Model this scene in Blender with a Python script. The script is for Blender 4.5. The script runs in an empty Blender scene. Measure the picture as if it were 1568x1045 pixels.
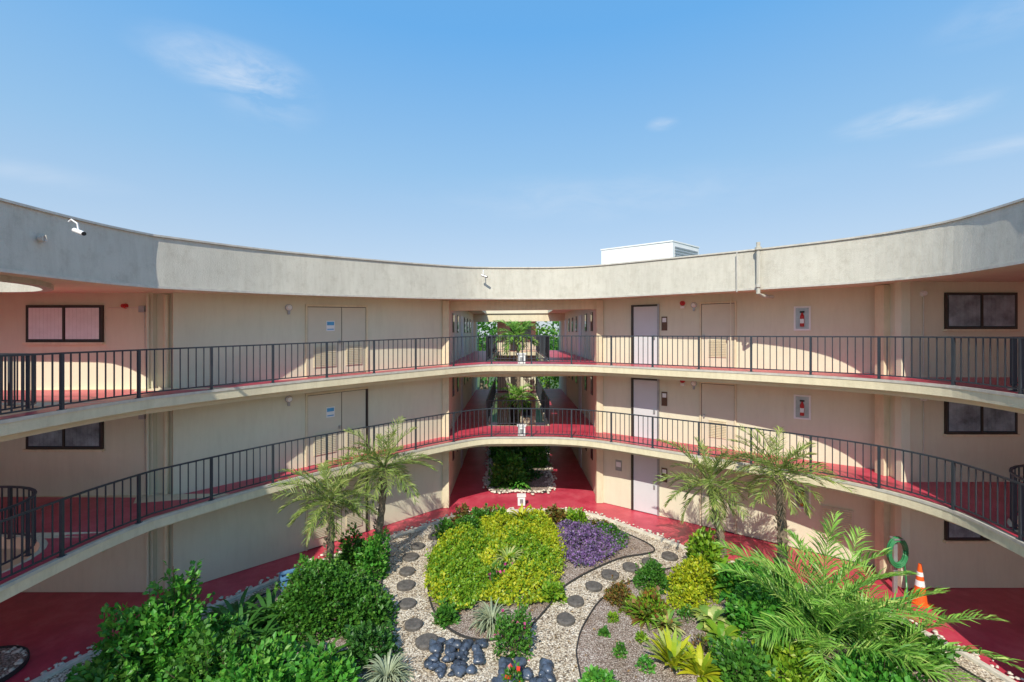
import bpy, math, random
import numpy as np
from mathutils import Vector
from mathutils.geometry import tessellate_polygon
random.seed(4); rng=np.random.default_rng(11)
scene=bpy.context.scene
scene.view_settings.view_transform='Standard'; scene.view_settings.look='None'; scene.view_settings.exposure=0

# ------------------------------------------------------------ materials
def new_mat(name):
    m=bpy.data.materials.new(name); m.use_nodes=True
    nt=m.node_tree; b=nt.nodes['Principled BSDF']; return m,nt,b
def N(nt,t,**k):
    n=nt.nodes.new(t)
    for a,v in k.items(): setattr(n,a,v)
    return n
def ramp(nt,fac,stops,interp='LINEAR'):
    r=N(nt,'ShaderNodeValToRGB'); r.color_ramp.interpolation=interp
    els=r.color_ramp.elements
    while len(els)<len(stops): els.new(.5)
    for e,(p,c) in zip(els,stops): e.position=p; e.color=(*c,1)
    nt.links.new(fac,r.inputs[0]); return r.outputs[0]
def coords(nt,scale=(1,1,1)):
    tc=N(nt,'ShaderNodeTexCoord'); mp=N(nt,'ShaderNodeMapping'); mp.inputs['Scale'].default_value=scale
    nt.links.new(tc.outputs['Object'],mp.inputs[0]); return mp.outputs[0]
def noise(nt,vec,scale,detail=4,rough=.6):
    n=N(nt,'ShaderNodeTexNoise'); n.inputs['Scale'].default_value=scale; n.inputs['Detail'].default_value=detail
    n.inputs['Roughness'].default_value=rough; nt.links.new(vec,n.inputs['Vector']); return n.outputs['Fac']
def bump(nt,b,h,strength,dist=.01):
    bp=N(nt,'ShaderNodeBump'); bp.inputs['Strength'].default_value=strength; bp.inputs['Distance'].default_value=dist
    nt.links.new(h,bp.inputs['Height']); nt.links.new(bp.outputs[0],b.inputs['Normal'])
def mul(c,k): return tuple(min(1,x*k) for x in c)
def mixc(nt,fac,a,b_,mode='MIX'):
    m=N(nt,'ShaderNodeMix',data_type='RGBA',blend_type=mode)
    if isinstance(fac,(int,float)): m.inputs[0].default_value=fac
    else: nt.links.new(fac,m.inputs[0])
    for i,x in ((6,a),(7,b_)):
        if isinstance(x,tuple): m.inputs[i].default_value=(*x,1)
        else: nt.links.new(x,m.inputs[i])
    return m.outputs[2]
def stucco(name,c,streak=.35,rough=.85,bs=.35,var=.10,spots=0):
    m,nt,b=new_mat(name)
    v=coords(nt); c1=ramp(nt,noise(nt,v,.8,6,.65),[(.3,mul(c,1-var)),(.7,mul(c,1+var*.5))])
    vs=coords(nt,(2.2,2.2,.3)); s=ramp(nt,noise(nt,vs,2.6,8,.75),[(.3,(.66,.64,.6)),(.55,(1,1,1))])
    c2=mixc(nt,streak,c1,s,'MULTIPLY')
    if spots:
        sp=ramp(nt,noise(nt,v,3.3,9,.8),[(.36,(.6,.57,.52)),(.5,(1,1,1))]); c2=mixc(nt,spots,c2,sp,'MULTIPLY')
    nt.links.new(c2,b.inputs['Base Color'])
    b.inputs['Roughness'].default_value=rough
    bump(nt,b,noise(nt,v,38,5,.75),bs,.015); return m
def plain(name,c,rough=.5,metal=0,var=.15,sc=6,bs=0):
    m,nt,b=new_mat(name); v=coords(nt); n=noise(nt,v,sc,5,.65)
    nt.links.new(ramp(nt,n,[(.3,mul(c,1-var)),(.7,mul(c,1+var))]),b.inputs['Base Color'])
    b.inputs['Roughness'].default_value=rough; b.inputs['Metallic'].default_value=metal
    if bs: bump(nt,b,n,bs,.02)
    return m
def leafmat(name,cols,trans=.3,rough=.45,k_=1.0):
    m,nt,b=new_mat(name); g=N(nt,'ShaderNodeNewGeometry')
    k=len(cols); c=ramp(nt,g.outputs['Random Per Island'],[(i/(k-1),mul(cc,k_)) for i,cc in enumerate(cols)])
    v=coords(nt); sh=ramp(nt,noise(nt,v,2.6,4,.7),[(.32,(.66,.72,.64)),(.68,(1.18,1.08,.95))])  # soft shadow patches painted into the leaf colour by noise
    c=mixc(nt,.85,c,sh,'MULTIPLY')
    nt.links.new(c,b.inputs['Base Color']); b.inputs['Roughness'].default_value=rough
    t=N(nt,'ShaderNodeBsdfTranslucent'); nt.links.new(c,t.inputs[0])
    mx=N(nt,'ShaderNodeMixShader'); mx.inputs[0].default_value=trans
    out=nt.nodes['Material Output']; nt.links.new(b.outputs[0],mx.inputs[1]); nt.links.new(t.outputs[0],mx.inputs[2])
    nt.links.new(mx.outputs[0],out.inputs[0]); return m

M={}
M['wall']=stucco('stucco_cream',(.72,.695,.53),.2,var=.05)
M['fascia']=stucco('stucco_fascia',(.60,.58,.50),.4,spots=.3,bs=.6)
M['trim']=stucco('slab_edge_paint',(.77,.685,.48),.4,spots=.2)
M['soffit']=stucco('soffit_paint',(.75,.69,.52),.15)
M['roof']=plain('roof_membrane',(.6,.6,.58),.8)
M['coping']=plain('metal_coping',(.6,.57,.50),.5,.2)
M['kerb']=plain('kerb_concrete',(.66,.62,.52),.8,var=.25,sc=5,bs=.3)
M['rail']=plain('railing_paint',(.045,.055,.068),.4,.2)
M['door']=plain('door_paint_grey',(.62,.64,.66),.5,var=.04,sc=1)
M['bdoor']=plain('door_paint_beige',(.66,.61,.47),.55,var=.06,sc=1)
M['frame']=plain('bronze_frame',(.06,.052,.045),.4,.4)
M['white']=plain('white_paint',(.82,.82,.81),.5,var=.05,sc=2)
M['grey']=plain('grey_metal',(.4,.41,.42),.4,.5)
M['blue']=plain('blue_print',(.08,.35,.62),.5)
M['brown']=plain('brown_sign',(.12,.06,.03),.5)
M['redp']=plain('red_paint',(.5,.02,.02),.35)
M['dark']=plain('dark_recess',(.03,.03,.03),.7)
M['blinds']=plain('blinds',(.82,.84,.86),.6,var=.05)
M['blindg']=plain('blinds_painted_reflection',(.24,.30,.35),.3,var=.6,sc=2.2)  # slats in front of the glass; tint and reflection painted into their colour
M['orange']=plain('cone_orange',(.9,.13,.02),.45)
M['hose']=plain('hose_green',(.03,.22,.08),.4)
M['bluewood']=plain('planter_blue',(.10,.25,.45),.6)
M['bark']=plain('palm_bark',(.22,.17,.12),.9,var=.4,sc=18,bs=.9)
M['stem']=plain('stem',(.12,.09,.05),.8)
M['edge']=plain('edging_black',(.035,.035,.035),.6)
M['paver']=plain('stepping_stone',(.11,.10,.09),.8,var=.45,sc=9,bs=.4)
M['rock']=plain('river_rock',(.06,.08,.115),.32,var=.8,sc=5,bs=.2)
M['wrock']=plain('white_rock',(.68,.63,.53),.8,var=.35,sc=8,bs=.4)
m,nt,b=new_mat('window_glass'); b.inputs['Base Color'].default_value=(.035,.05,.065,1); b.inputs['Roughness'].default_value=.05
b.inputs['Specular IOR Level'].default_value=.9; M['glass']=m
m,nt,b=new_mat('red_floor_paint'); v=coords(nt)
c=ramp(nt,noise(nt,v,1.1,8,.7),[(.28,(.42,.032,.06)),(.5,(.56,.055,.095)),(.72,(.66,.12,.16))])
dirt=ramp(nt,noise(nt,v,4.5,8,.8),[(.34,(.7,.68,.68)),(.5,(1,1,1))]); c=mixc(nt,.45,c,dirt,'MULTIPLY')
nt.links.new(c,b.inputs['Base Color']); b.inputs['Roughness'].default_value=.38; bump(nt,b,noise(nt,v,30,4),.15); M['red']=m
def pebmat(name,sc,stops,b_):
    m,nt,b=new_mat(name); v=coords(nt)
    vo=N(nt,'ShaderNodeTexVoronoi'); vo.inputs['Scale'].default_value=sc; nt.links.new(v,vo.inputs['Vector'])
    sp=N(nt,'ShaderNodeSeparateColor'); nt.links.new(vo.outputs['Color'],sp.inputs[0])
    c=ramp(nt,sp.outputs[0],stops,'CONSTANT')
    d=ramp(nt,vo.outputs['Distance'],[(.4,(1,1,1)),(.85,(.35,.31,.27))])
    c=mixc(nt,1,c,d,'MULTIPLY')
    l=ramp(nt,noise(nt,v,1.6,7,.75),[(.32,(.6,.54,.46)),(.6,(1,1,1))]); c=mixc(nt,1,c,l,'MULTIPLY')
    nt.links.new(c,b.inputs['Base Color']); b.inputs['Roughness'].default_value=.8
    bump(nt,b,d,b_,.02); return m
M['peb']=pebmat('pebbles',30,[(0,(.84,.75,.60)),(.25,(.64,.54,.41)),(.42,(.9,.84,.72)),(.64,(.42,.34,.26)),(.76,(.74,.65,.52)),(.93,(.2,.17,.14))],.6)
M['mulch']=pebmat('mulch',36,[(0,(.42,.33,.28)),(.3,(.52,.43,.37)),(.55,(.30,.225,.18)),(.75,(.60,.52,.45)),(.93,(.72,.65,.58))],.9)
m,nt,b=new_mat('grass_ground'); v=coords(nt)
nt.links.new(ramp(nt,noise(nt,v,.6,8,.7),[(.3,(.05,.09,.025)),(.7,(.10,.15,.045))]),b.inputs['Base Color']); b.inputs['Roughness'].default_value=.95; M['grass']=m
L_={}
L_['yel']=leafmat('leaf_yellowgreen',[(.42,.48,.02),(.24,.38,.02),(.56,.55,.03),(.33,.44,.03)],k_=1.2)
L_['lime']=leafmat('leaf_lime',[(.14,.33,.02),(.24,.40,.03),(.09,.26,.02),(.32,.42,.03)],k_=1.2)
L_['grn']=leafmat('leaf_green',[(.05,.18,.02),(.08,.25,.03),(.035,.13,.02),(.14,.32,.04)],k_=1.2)
L_['brt']=leafmat('leaf_bright',[(.06,.28,.03),(.11,.37,.045),(.04,.19,.025),(.20,.44,.06)],k_=1.2)
L_['drk']=leafmat('leaf_dark',[(.03,.12,.02),(.05,.17,.03),(.07,.22,.035),(.025,.09,.02)],k_=1.1)
L_['palm']=leafmat('leaf_palm',[(.17,.25,.055),(.25,.34,.085),(.11,.18,.04),(.42,.44,.17)],.25,k_=1.25)
L_['palmb']=leafmat('leaf_palm_bright',[(.15,.37,.05),(.26,.48,.09),(.09,.27,.04),(.45,.58,.17)],.35,k_=1.35)
L_['pur']=leafmat('flower_purple',[(.24,.12,.40),(.34,.21,.52),(.15,.09,.28),(.09,.13,.06),(.27,.15,.42)],.15)
L_['sil']=leafmat('leaf_silver',[(.28,.34,.22),(.42,.48,.34),(.18,.24,.14)],.15)
L_['rdl']=leafmat('leaf_redgreen',[(.22,.07,.035),(.12,.19,.035),(.30,.13,.035),(.10,.17,.03)],.2)
L_['var']=leafmat('leaf_variegated',[(.5,.55,.14),(.14,.34,.05),(.65,.63,.28),(.10,.28,.04)],.2)
L_['pnk']=leafmat('flower_pink',[(.65,.06,.30),(.75,.15,.4),(.5,.04,.25)],.2)
L_['redf']=leafmat('flower_red',[(.75,.03,.02),(.85,.08,.03),(.6,.02,.02)],.2)
L_['dry']=leafmat('leaf_dry',[(.28,.17,.08),(.4,.28,.14),(.18,.1,.05)],.1)

# ------------------------------------------------------------ mesh builder
def drop(x,z):
    d=0.039*max(0.0,min(8.6,-(x+1.0))); return d*max(0,min(1,z/2.6))
class MB:
    def __init__(s): s.v=[];s.f=[];s.m=[];s.mats=[]
    def mi(s,mat):
        if mat not in s.mats: s.mats.append(mat)
        return s.mats.index(mat)
    def add(s,v,f,mat):
        o=len(s.v); k=s.mi(mat); s.v.extend(v); s.f.extend([tuple(i+o for i in q) for q in f]); s.m.extend([k]*len(f))
    def box(s,x0,x1,y0,y1,z0,z1,mat):
        s.add([(x0,y0,z0),(x1,y0,z0),(x1,y1,z0),(x0,y1,z0),(x0,y0,z1),(x1,y0,z1),(x1,y1,z1),(x0,y1,z1)],
              [(0,3,2,1),(4,5,6,7),(0,1,5,4),(1,2,6,5),(2,3,7,6),(3,0,4,7)],mat)
    def seg(s,a,b,za0,za1,zb0,zb1,w0,w1,mat):
        dx,dy=b[0]-a[0],b[1]-a[1]; L=math.hypot(dx,dy) or 1; nx,ny=-dy/L,dx/L
        P=lambda p,w,z:(p[0]+nx*w,p[1]+ny*w,z)
        s.add([P(a,w0,za0),P(b,w0,zb0),P(b,w1,zb0),P(a,w1,za0),P(a,w0,za1),P(b,w0,zb1),P(b,w1,zb1),P(a,w1,za1)],
              [(0,3,2,1),(4,5,6,7),(0,1,5,4),(1,2,6,5),(2,3,7,6),(3,0,4,7)],mat)
    def strip(s,path,w0,w1,z0,z1,mat,closed=False):
        A=offset(path,w0,closed); B=offset(path,w1,closed); n=len(path)
        v=[];f=[]
        for a,b in zip(A,B): v+= [(a[0],a[1],z0),(a[0],a[1],z1),(b[0],b[1],z1),(b[0],b[1],z0)]
        for i in range(n if closed else n-1):
            j=(i+1)%n
            for k in range(4):
                l=(k+1)%4; f.append((i*4+k,j*4+k,j*4+l,i*4+l))
        if not closed: f+=[(0,1,2,3),((n-1)*4+3,(n-1)*4+2,(n-1)*4+1,(n-1)*4)]
        s.add(v,f,mat)
    def prism(s,loops,z0,z1,mat,top=None,bottom=None):
        flat=[p for l in loops for p in l]; n=len(flat)
        tris=tessellate_polygon([[Vector((p[0],p[1],0)) for p in l] for l in loops])
        s.add([(p[0],p[1],z1) for p in flat],[tuple(t) for t in tris],top or mat)
        if z0<z1:
            s.add([(p[0],p[1],z0) for p in flat],[tuple(reversed(t)) for t in tris],bottom or mat)
            for l in loops:
                k=len(l); v=[(p[0],p[1],z0) for p in l]+[(p[0],p[1],z1) for p in l]
                s.add(v,[(i,(i+1)%k,k+(i+1)%k,k+i) for i in range(k)],mat)
    def tube(s,pts,rad,mat,n=8,cap=True):
        pts=[Vector(p) for p in pts]; k=len(pts)
        if isinstance(rad,(int,float)): rad=[rad]*k
        v=[];f=[]
        for i,p in enumerate(pts):
            t=(pts[min(i+1,k-1)]-pts[max(i-1,0)]).normalized()
            a=t.cross(Vector((0,0,1)));
            if a.length<.1: a=t.cross(Vector((0,1,0)))
            a.normalize(); b=t.cross(a)
            for j in range(n):
                an=2*math.pi*j/n; q=p+(a*math.cos(an)+b*math.sin(an))*rad[i]; v.append(tuple(q))
        for i in range(k-1):
            for j in range(n): f.append((i*n+j,i*n+(j+1)%n,(i+1)*n+(j+1)%n,(i+1)*n+j))
        if cap: f.append(tuple(range(n))[::-1]); f.append(tuple(range((k-1)*n,k*n)))
        s.add(v,f,mat)
    def build(s,name,parent=None,warp=True,smooth=False):
        v=s.v
        if warp: v=[(x,y,z-drop(x,z)) for x,y,z in v]
        me=bpy.data.meshes.new(name); me.from_pydata([tuple(map(float,p)) for p in v],[],s.f); 
        for m in s.mats: me.materials.append(m)
        me.polygons.foreach_set('material_index',s.m)
        if smooth: me.polygons.foreach_set('use_smooth',[True]*len(s.f))
        me.update()
        o=bpy.data.objects.new(name,me); scene.collection.objects.link(o)
        if parent: o.parent=parent
        return o
def empty(name):
    o=bpy.data.objects.new(name,None); scene.collection.objects.link(o); return o
def offset(path,w,closed=False):
    n=len(path); out=[]
    for i,p in enumerate(path):
        if closed: a=path[i-1]; b=path[(i+1)%n]
        else: a=path[max(i-1,0)]; b=path[min(i+1,n-1)]
        dx,dy=b[0]-a[0],b[1]-a[1]; L=math.hypot(dx,dy) or 1
        out.append((p[0]-dy/L*w,p[1]+dx/L*w))
    return out
def crom(P,k=8,closed=False):
    n=len(P); out=[]
    for i in range(n if closed else n-1):
        if closed: p0,p1,p2,p3=P[i-1],P[i],P[(i+1)%n],P[(i+2)%n]
        else: p0,p1,p2,p3=P[max(i-1,0)],P[i],P[i+1],P[min(i+2,n-1)]
        for j in range(k):
            t=j/k
            out.append(tuple(.5*((2*p1[c])+(-p0[c]+p2[c])*t+(2*p0[c]-5*p1[c]+4*p2[c]-p3[c])*t*t+(-p0[c]+3*p1[c]-3*p2[c]+p3[c])*t**3) for c in (0,1)))
    if not closed: out.append(tuple(P[-1]))
    return out

Z=[0.0,2.73,5.43]; SOF=7.9; TOP=9.0
E=crom([(-8.1,2.5),(-8.25,5),(-8.27,7.3),(-8.2,9.0),(-7.95,10.15)],6)[:-1]+crom([(-7.95,10.15),(-6.45,12.3),(-4.4,14.35),(-2.35,16.1),(-1.1,16.85),(.3,16.95),(1.7,16.88),(3.05,16.4),(5.3,14.75),(7.35,13.1),(8.85,11.55),(9.5,10.1),(9.4,8.7),(9.1,7.4),(8.7,5),(8.1,2.5)],7)
TAIL=[(16,2.5),(16,11.85),(10.1,11.85),(10.35,12.95),(3.5,18.0),(3.5,32),(-2.6,32),(-2.6,17.5),(-8.6,11.78),(-9.2,11.78),(-9.2,11.68),(-16,11.68),(-16,2.5)]
def stad(cx,cy,r,xe,n=16):
    s=1 if xe>cx else -1
    p=[(cx-s*r*math.cos(a),cy-r*math.sin(a)) for a in [(-math.pi/2+math.pi*i/n) for i in range(n+1)]]
    return p+[(xe,cy-r),(xe,cy+r)]
VC=[(-1.0,19.1),(1.5,19.1),(1.5,29.5),(-1.0,29.5)]
VCR=[(-1.7,19.1),(2.3,19.1),(2.3,29.5),(-1.7,29.5)]  # passage roof opening, widened to let sun onto the red floor
VL=stad(-10.2,8.0,1.35,-15); VR=stad(11.1,8.2,1.4,15)
RL=stad(-10.95,8.1,2.0,-15.2); RR=stad(13.6,7.3,1.3,15.2)  # right wing roof opening, unseen, shrunk and shifted to remove a sun patch

B=empty('apartment_building')
def grow(l,d):
    cx=sum(p[0] for p in l)/len(l); cy=sum(p[1] for p in l)/len(l)
    return [(p[0]+(d if p[0]>cx else -d),p[1]+(d if p[1]>cy else -d)) for p in l]
for z in Z[1:]:
    mb=MB(); mb.prism([E+TAIL,VC,VL,VR],z-.25,z,M['trim'],M['trim'],M['soffit'])
    mb.strip(E,-.015,.03,z-.05,z+.012,M['coping'])
    mb.build('floor_slab',B)
    mb=MB(); inner=offset(E,.11)
    mb.prism([inner+[(x,y) for x,y in TAIL],grow(VC,.08),grow(VL,.08),grow(VR,.08)],z+.006,z+.006,M['red']); mb.build('walkway_floor',B)
    mb=MB()
    mb.box(-2.5,3.4,17.75,17.98,z-.5,z-.252,M['trim'])
    mb.strip(offset(E,.35),0,.18,z-.40,z-.252,M['soffit'])
    for yy in (22.5,26): mb.box(-2.5,-1.02,yy,yy+.2,z-.45,z-.252,M['trim']); mb.box(1.52,3.4,yy,yy+.2,z-.45,z-.252,M['trim'])
    mb.build('slab_beams',B)
mb=MB(); mb.prism([offset(E,.1)+TAIL,VCR,RL,RR],SOF,8.15,M['soffit'],M['roof'],M['soffit']); 
mb.strip(RL,-.16,0,7.8,8.85,M['fascia'],True) ; mb.strip(RR,-.16,0,7.8,8.85,M['fascia'],True)
mb.box(-2.5,3.4,17.75,18.0,7.52,SOF-.002,M['trim']); mb.box(-2.5,3.4,29.6,29.85,7.4,SOF-.002,M['trim'])
mb.build('roof_deck',B)
mb=MB(); n=len(E); A=E; lean=offset(E,.06)
v=[];f=[]
B2=offset(E,.24)
for a,l,b_ in zip(A,lean,B2): v+=[(a[0],a[1],7.87),(l[0],l[1],TOP),(b_[0],b_[1],TOP),(b_[0],b_[1],7.87)]
for i in range(n-1):
    for k in range(4): f.append((i*4+k,(i+1)*4+k,(i+1)*4+(k+1)%4,i*4+(k+1)%4))
f+=[(0,1,2,3),((n-1)*4+3,(n-1)*4+2,(n-1)*4+1,(n-1)*4)]
mb.add(v,f,M['fascia']); mb.strip(E,.02,.29,TOP+.002,TOP+.045,M['coping']); mb.strip(E,-.012,.03,7.84,7.9,M['coping'])
mb.build('roof_fascia',B)
mb=MB()
def wl(pts,t=.2):
    for a,b_ in zip(pts[:-1],pts[1:]): mb.seg(a,b_,0,8.1,0,8.1,0,t,M['wall'])
wl([(-16,11.6),(-9.12,11.6)]); wl([(-9.2,11.74),(-8.5,11.74)]); wl([(-8.6,11.6),(-2.5,17.4)]); wl([(-2.5,17.4),(-2.5,33)])
wl([(3.4,33),(3.4,17.9)]); wl([(3.4,17.9),(10.3,12.86)]); wl([(10.3,12.86),(10.05,11.8)]); wl([(10.05,11.8),(16,11.8)])
mb.seg((-16,2.5),(-16,11.6),0,8.1,0,8.1,0,.2,M['wall']); mb.seg((16,11.8),(16,2.5),0,8.1,0,8.1,0,.2,M['wall'])
mb.box(-1.0,1.6,31.0,31.2,0,7.9,M['wall'])
mb.box(-2.62,-2.38,17.22,17.5,0,7.88,M['trim']); mb.box(3.28,3.53,17.72,17.98,0,7.88,M['trim'])
mb.box(10.0,10.3,12.3,12.6,0,7.88,M['trim'])
mb.build('walls',B)
mb=MB()
for z in Z:
    for q,yy in enumerate(np.arange(19.2,30,1.55)):
        for X,s in ((-2.5,1),(3.4,-1)):
            dr=(q%4==2)
            z0=z+(.02 if dr else 1.25)
            mb.box(min(X,X+s*.03),max(X,X+s*.03),yy,yy+(.85 if dr else .42),z0,z+2.05,M['door'] if dr else M['frame'])
            if not dr: mb.box(min(X+s*.03,X+s*.036),max(X+s*.03,X+s*.036),yy+.05,yy+.37,z0+.05,z+2.0,M['glass'])
    mb.box(-.1,.55,30.94,30.998,z,z+2.05,M['frame']); mb.box(.75,1.3,30.96,30.998,z+.9,z+1.9,M['glass'])
mb.build('passage_openings',B)

def window(x0,x1,y,z,blind):
    mb=MB(); z0,z1=z+1.3,z+2.14
    mb.box(x0-.05,x1+.05,y-.05,y-.002,z0-.05,z1+.05,M['frame'])
    mb.box(x0,x1,y-.054,y-.051,z0,z1,M['glass'])
    xm=(x0+x1)/2
    mt=M['blinds'] if blind else M['blindg']
    for a,b_ in ((x0+.03,xm-.04),(xm+.04,x1-.03)):
        k=int((b_-a)/.09)
        for i in range(k):
            xx=a+(b_-a)*i/k; mb.box(xx,xx+(b_-a)/k*.965,y-.0575,y-.0555,z0+.03,z1-.02,mt)
    mb.box(xm-.025,xm+.025,y-.07,y-.0585,z0,z1,M['frame'])
    mb.box(x0-.08,x1+.08,y-.10,y-.002,z0-.11,z0-.052,M['trim'])
    mb.build('wing_window',B)
for i,z in enumerate(Z):
    window(-12.24,-10.4,11.6,z,i==2); window(11.2,12.95,11.8,z,False)
    window(-15.3,-13.6,11.6,z,i!=1); window(13.9,15.4,11.8,z,True)

def frame_of(A,Bp):
    L=math.hypot(Bp[0]-A[0],Bp[1]-A[1]); u=((Bp[0]-A[0])/L,(Bp[1]-A[1])/L); return u
AL,BL=(-8.6,11.6),(-2.5,17.4); AR,BR=(3.4,17.9),(10.3,12.86)
uL=frame_of(AL,BL); uR=frame_of(AR,BR); LL=8.417
def wb(mb,side,s0,s1,z0,z1,d0,d1,mat):
    A,u=(AL,uL) if side=='L' else (AR,uR)
    if side=='L': s0,s1=LL-s1,LL-s0
    a=(A[0]+u[0]*s0,A[1]+u[1]*s0); b_=(A[0]+u[0]*s1,A[1]+u[1]*s1)
    mb.seg(a,b_,z0,z1,z0,z1,-d1,-d0,mat)
def wp(side,s,d):
    A,u=(AL,uL) if side=='L' else (AR,uR)
    if side=='L': s=LL-s
    return (A[0]+u[0]*s+u[1]*d, A[1]+u[1]*s-u[0]*d)
for i,z in enumerate(Z):
    mb=MB(); wb(mb,'R',1.34,1.42,z,z+2.2,0,.07,M['frame']); wb(mb,'R',2.32,2.38,z,z+2.2,0,.07,M['grey']); wb(mb,'R',1.42,2.32,z+2.14,z+2.2,0,.07,M['frame'])
    wb(mb,'R',1.43,2.31,z+.02,z+2.13,0,.045,M['door']); wb(mb,'R',2.18,2.24,z+.95,z+1.08,.045,.09,M['grey'])
    mb.build('entry_door',B)
    mb=MB(); wb(mb,'R',2.46,2.66,z+1.25,z+1.75,.001,.02,M['brown']); wb(mb,'R',2.49,2.63,z+1.55,z+1.7,.02,.023,M['white']); mb.build('door_sign')
    mb=MB(); a,b_=3.82,4.86
    wb(mb,'R',a-.05,a,z,z+2.2,0,.06,M['trim']); wb(mb,'R',b_,b_+.05,z,z+2.2,0,.06,M['trim']); wb(mb,'R',a-.05,b_+.05,z+2.15,z+2.21,.0,.062,M['trim'])
    wb(mb,'R',a+.015,b_-.015,z+.02,z+2.13,0,.03,M['bdoor']); wb(mb,'R',a+.08,a+.12,z+1.0,z+1.1,.03,.09,M['grey'])
    wb(mb,'R',a,b_,z+.0,z+2.15,0,.01,M['dark'])
    for k in range(11): wb(mb,'R',a+.25,b_-.25,z+.35+k*.055,z+.38+k*.055,.036,.06,M['trim'])
    wb(mb,'R',a+.22,b_-.22,z+.32,z+.98,.028,.036,M['bdoor'])
    mb.build('service_door',B)
    mb=MB(); zc=z+1.25
    wb(mb,'R',6.52,6.96,zc-.02,zc+.72,.001,.04,M['white']); wb(mb,'R',6.57,6.91,zc+.03,zc+.67,.041,.046,M['grey'])
    p=wp('R',6.74,.07); mb.tube([(p[0],p[1],zc+.1),(p[0],p[1],zc+.42),(p[0],p[1],zc+.47),(p[0],p[1],zc+.52)],[.055,.055,.035,.02],M['redp'],10)
    wb(mb,'R',6.68,6.8,zc+.52,zc+.57,.05,.09,M['dark']); wb(mb,'R',6.69,6.79,zc+.2,zc+.33,.128,.135,M['white'])
    mb.build('fire_extinguisher_cabinet')
    if i>0:
        mb=MB(); p=wp('R',3.2,.0); q=wp('R',3.2,.07)
        mb.tube([(p[0],p[1],z+2.2),(q[0],q[1],z+2.2)],.085,M['redp'],16); q2=wp('R',3.2,.11); mb.tube([(q[0],q[1],z+2.2),(q2[0],q2[1],z+2.2)],[.05,.03],M['redp'],12)
        wb(mb,'R',3.13,3.27,z+2.02,z+2.1,0,.05,M['white']); mb.build('fire_alarm_bell')
    for side,s in (('R',3.58),('L',5.66)):
        if i==0 and side=='R': continue
        mb=MB(); p=wp(side,s,.0); q=wp(side,s,.05); q2=wp(side,s,.14)
        mb.tube([(p[0],p[1],z+2.12),(q[0],q[1],z+2.12)],.10,M['grey'],16); mb.tube([(q[0],q[1],z+2.12),(q2[0],q2[1],z+2.12)],[.085,.06],M['white'],14)
        wb(mb,side,s-.03,s+.03,z+1.92,z+2.02,0,.06,M['grey']); mb.build('wall_light')
    mb=MB(); a,b_=3.25,5.13; mid=(a+b_)/2-.12
    wb(mb,'L',a-.06,a,z,z+2.22,0,.06,M['frame'] if i<2 else M['trim']); wb(mb,'L',b_,b_+.05,z,z+2.22,0,.05,M['trim']); wb(mb,'L',a-.06,b_+.05,z+2.16,z+2.225,0,.065,M['trim'])
    wb(mb,'L',a,b_,z,z+2.16,0,.01,M['dark'])
    wb(mb,'L',a+.015,mid-.012,z+.02,z+2.14,0,.03,M['bdoor']); wb(mb,'L',mid+.012,b_-.015,z+.02,z+2.14,0,.03,M['bdoor'])
    for c0,c1 in ((a+.15,mid-.15),(mid+.2,b_-.2)):
        for k in range(12): wb(mb,'L',c0,c1,z+.3+k*.055,z+.325+k*.055,.037,.06,M['bdoor'])
        wb(mb,'L',c0-.02,c1+.02,z+.27,z+.97,.028,.036,M['trim'])
    wb(mb,'L',mid+.06,mid+.1,z+1.0,z+1.1,.03,.09,M['grey'])
    mb.build('utility_double_door',B)
    if i>0:
        mb=MB(); wb(mb,'L',4.3,4.56,z+1.4,z+1.72,.032,.038,M['white']); wb(mb,'L',4.32,4.54,z+1.58,z+1.69,.039,.041,M['blue']); wb(mb,'L',4.33,4.53,z+1.44,z+1.47,.039,.041,M['blue']); mb.build('notice_sign')
mb=MB(); wb(mb,'R',.7,.95,1.35,1.75,.001,.02,M['grey']); wb(mb,'R',.73,.92,1.5,1.68,.021,.024,M['white']); mb.build('wall_sign')
mb=MB(); wb(mb,'R',7.2,8.0,.5,1.45,.001,.04,M['bdoor'])
for k in range(14): wb(mb,'R',7.25,7.95,.55+k*.062,.585+k*.062,.041,.065,M['trim'])
mb.build('louvre_vent',B)
for hh in (7.55,4.85):
    mb=MB(); mb.tube([(-10.2,11.56,hh),(-9.3,11.56,hh),(-9.25,11.56,hh-2.0)],.014,M['coping'],6); mb.box(-9.4,-9.26,11.5,11.598,hh-.12,hh+.04,M['grey']); mb.build('conduit')
    mb=MB(); mb.tube([(-9.8,11.6,hh+.05),(-9.8,11.5,hh+.05)],[.07,.05],M['redp'],12); mb.tube([(-9.8,11.5,hh+.05),(-9.8,11.47,hh+.05)],[.03,.02],M['redp'],10); mb.build('fire_alarm_bell')
    mb=MB(); mb.tube([(10.6,11.8,hh+.05),(10.6,11.72,hh+.05)],[.08,.06],M['white'],12); mb.tube([(10.6,11.77,hh),(10.6,11.77,hh-2)],.012,M['coping'],6); mb.build('wall_light')
mb=MB(); mb.tube([(-8.82,11.66,0),(-8.82,11.66,7.85)],.055,M['trim'],10); mb.build('downspout')
mb=MB(); mb.tube([(-9.2,11.54,0),(-9.2,11.54,7.85)],.035,M['wall'],8); mb.build('conduit')
mb=MB(); mb.tube([(10.22,12.2,0),(10.22,12.2,7.85)],.06,M['trim'],10); mb.build('downspout')
mb=MB(); mb.tube([(7.1,13.18,9.2),(7.1,13.18,7.72),(7.3,13.3,7.66),(7.75,13.6,7.66)],.055,M['fascia'],10); mb.tube([(7.1,13.18,8.98),(7.1,13.18,9.06)],.09,M['fascia'],10); mb.tube([(7.1,13.18,7.9),(7.1,13.18,7.98)],.075,M['coping'],10)
mb.build('roof_drain_pipe')
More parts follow.
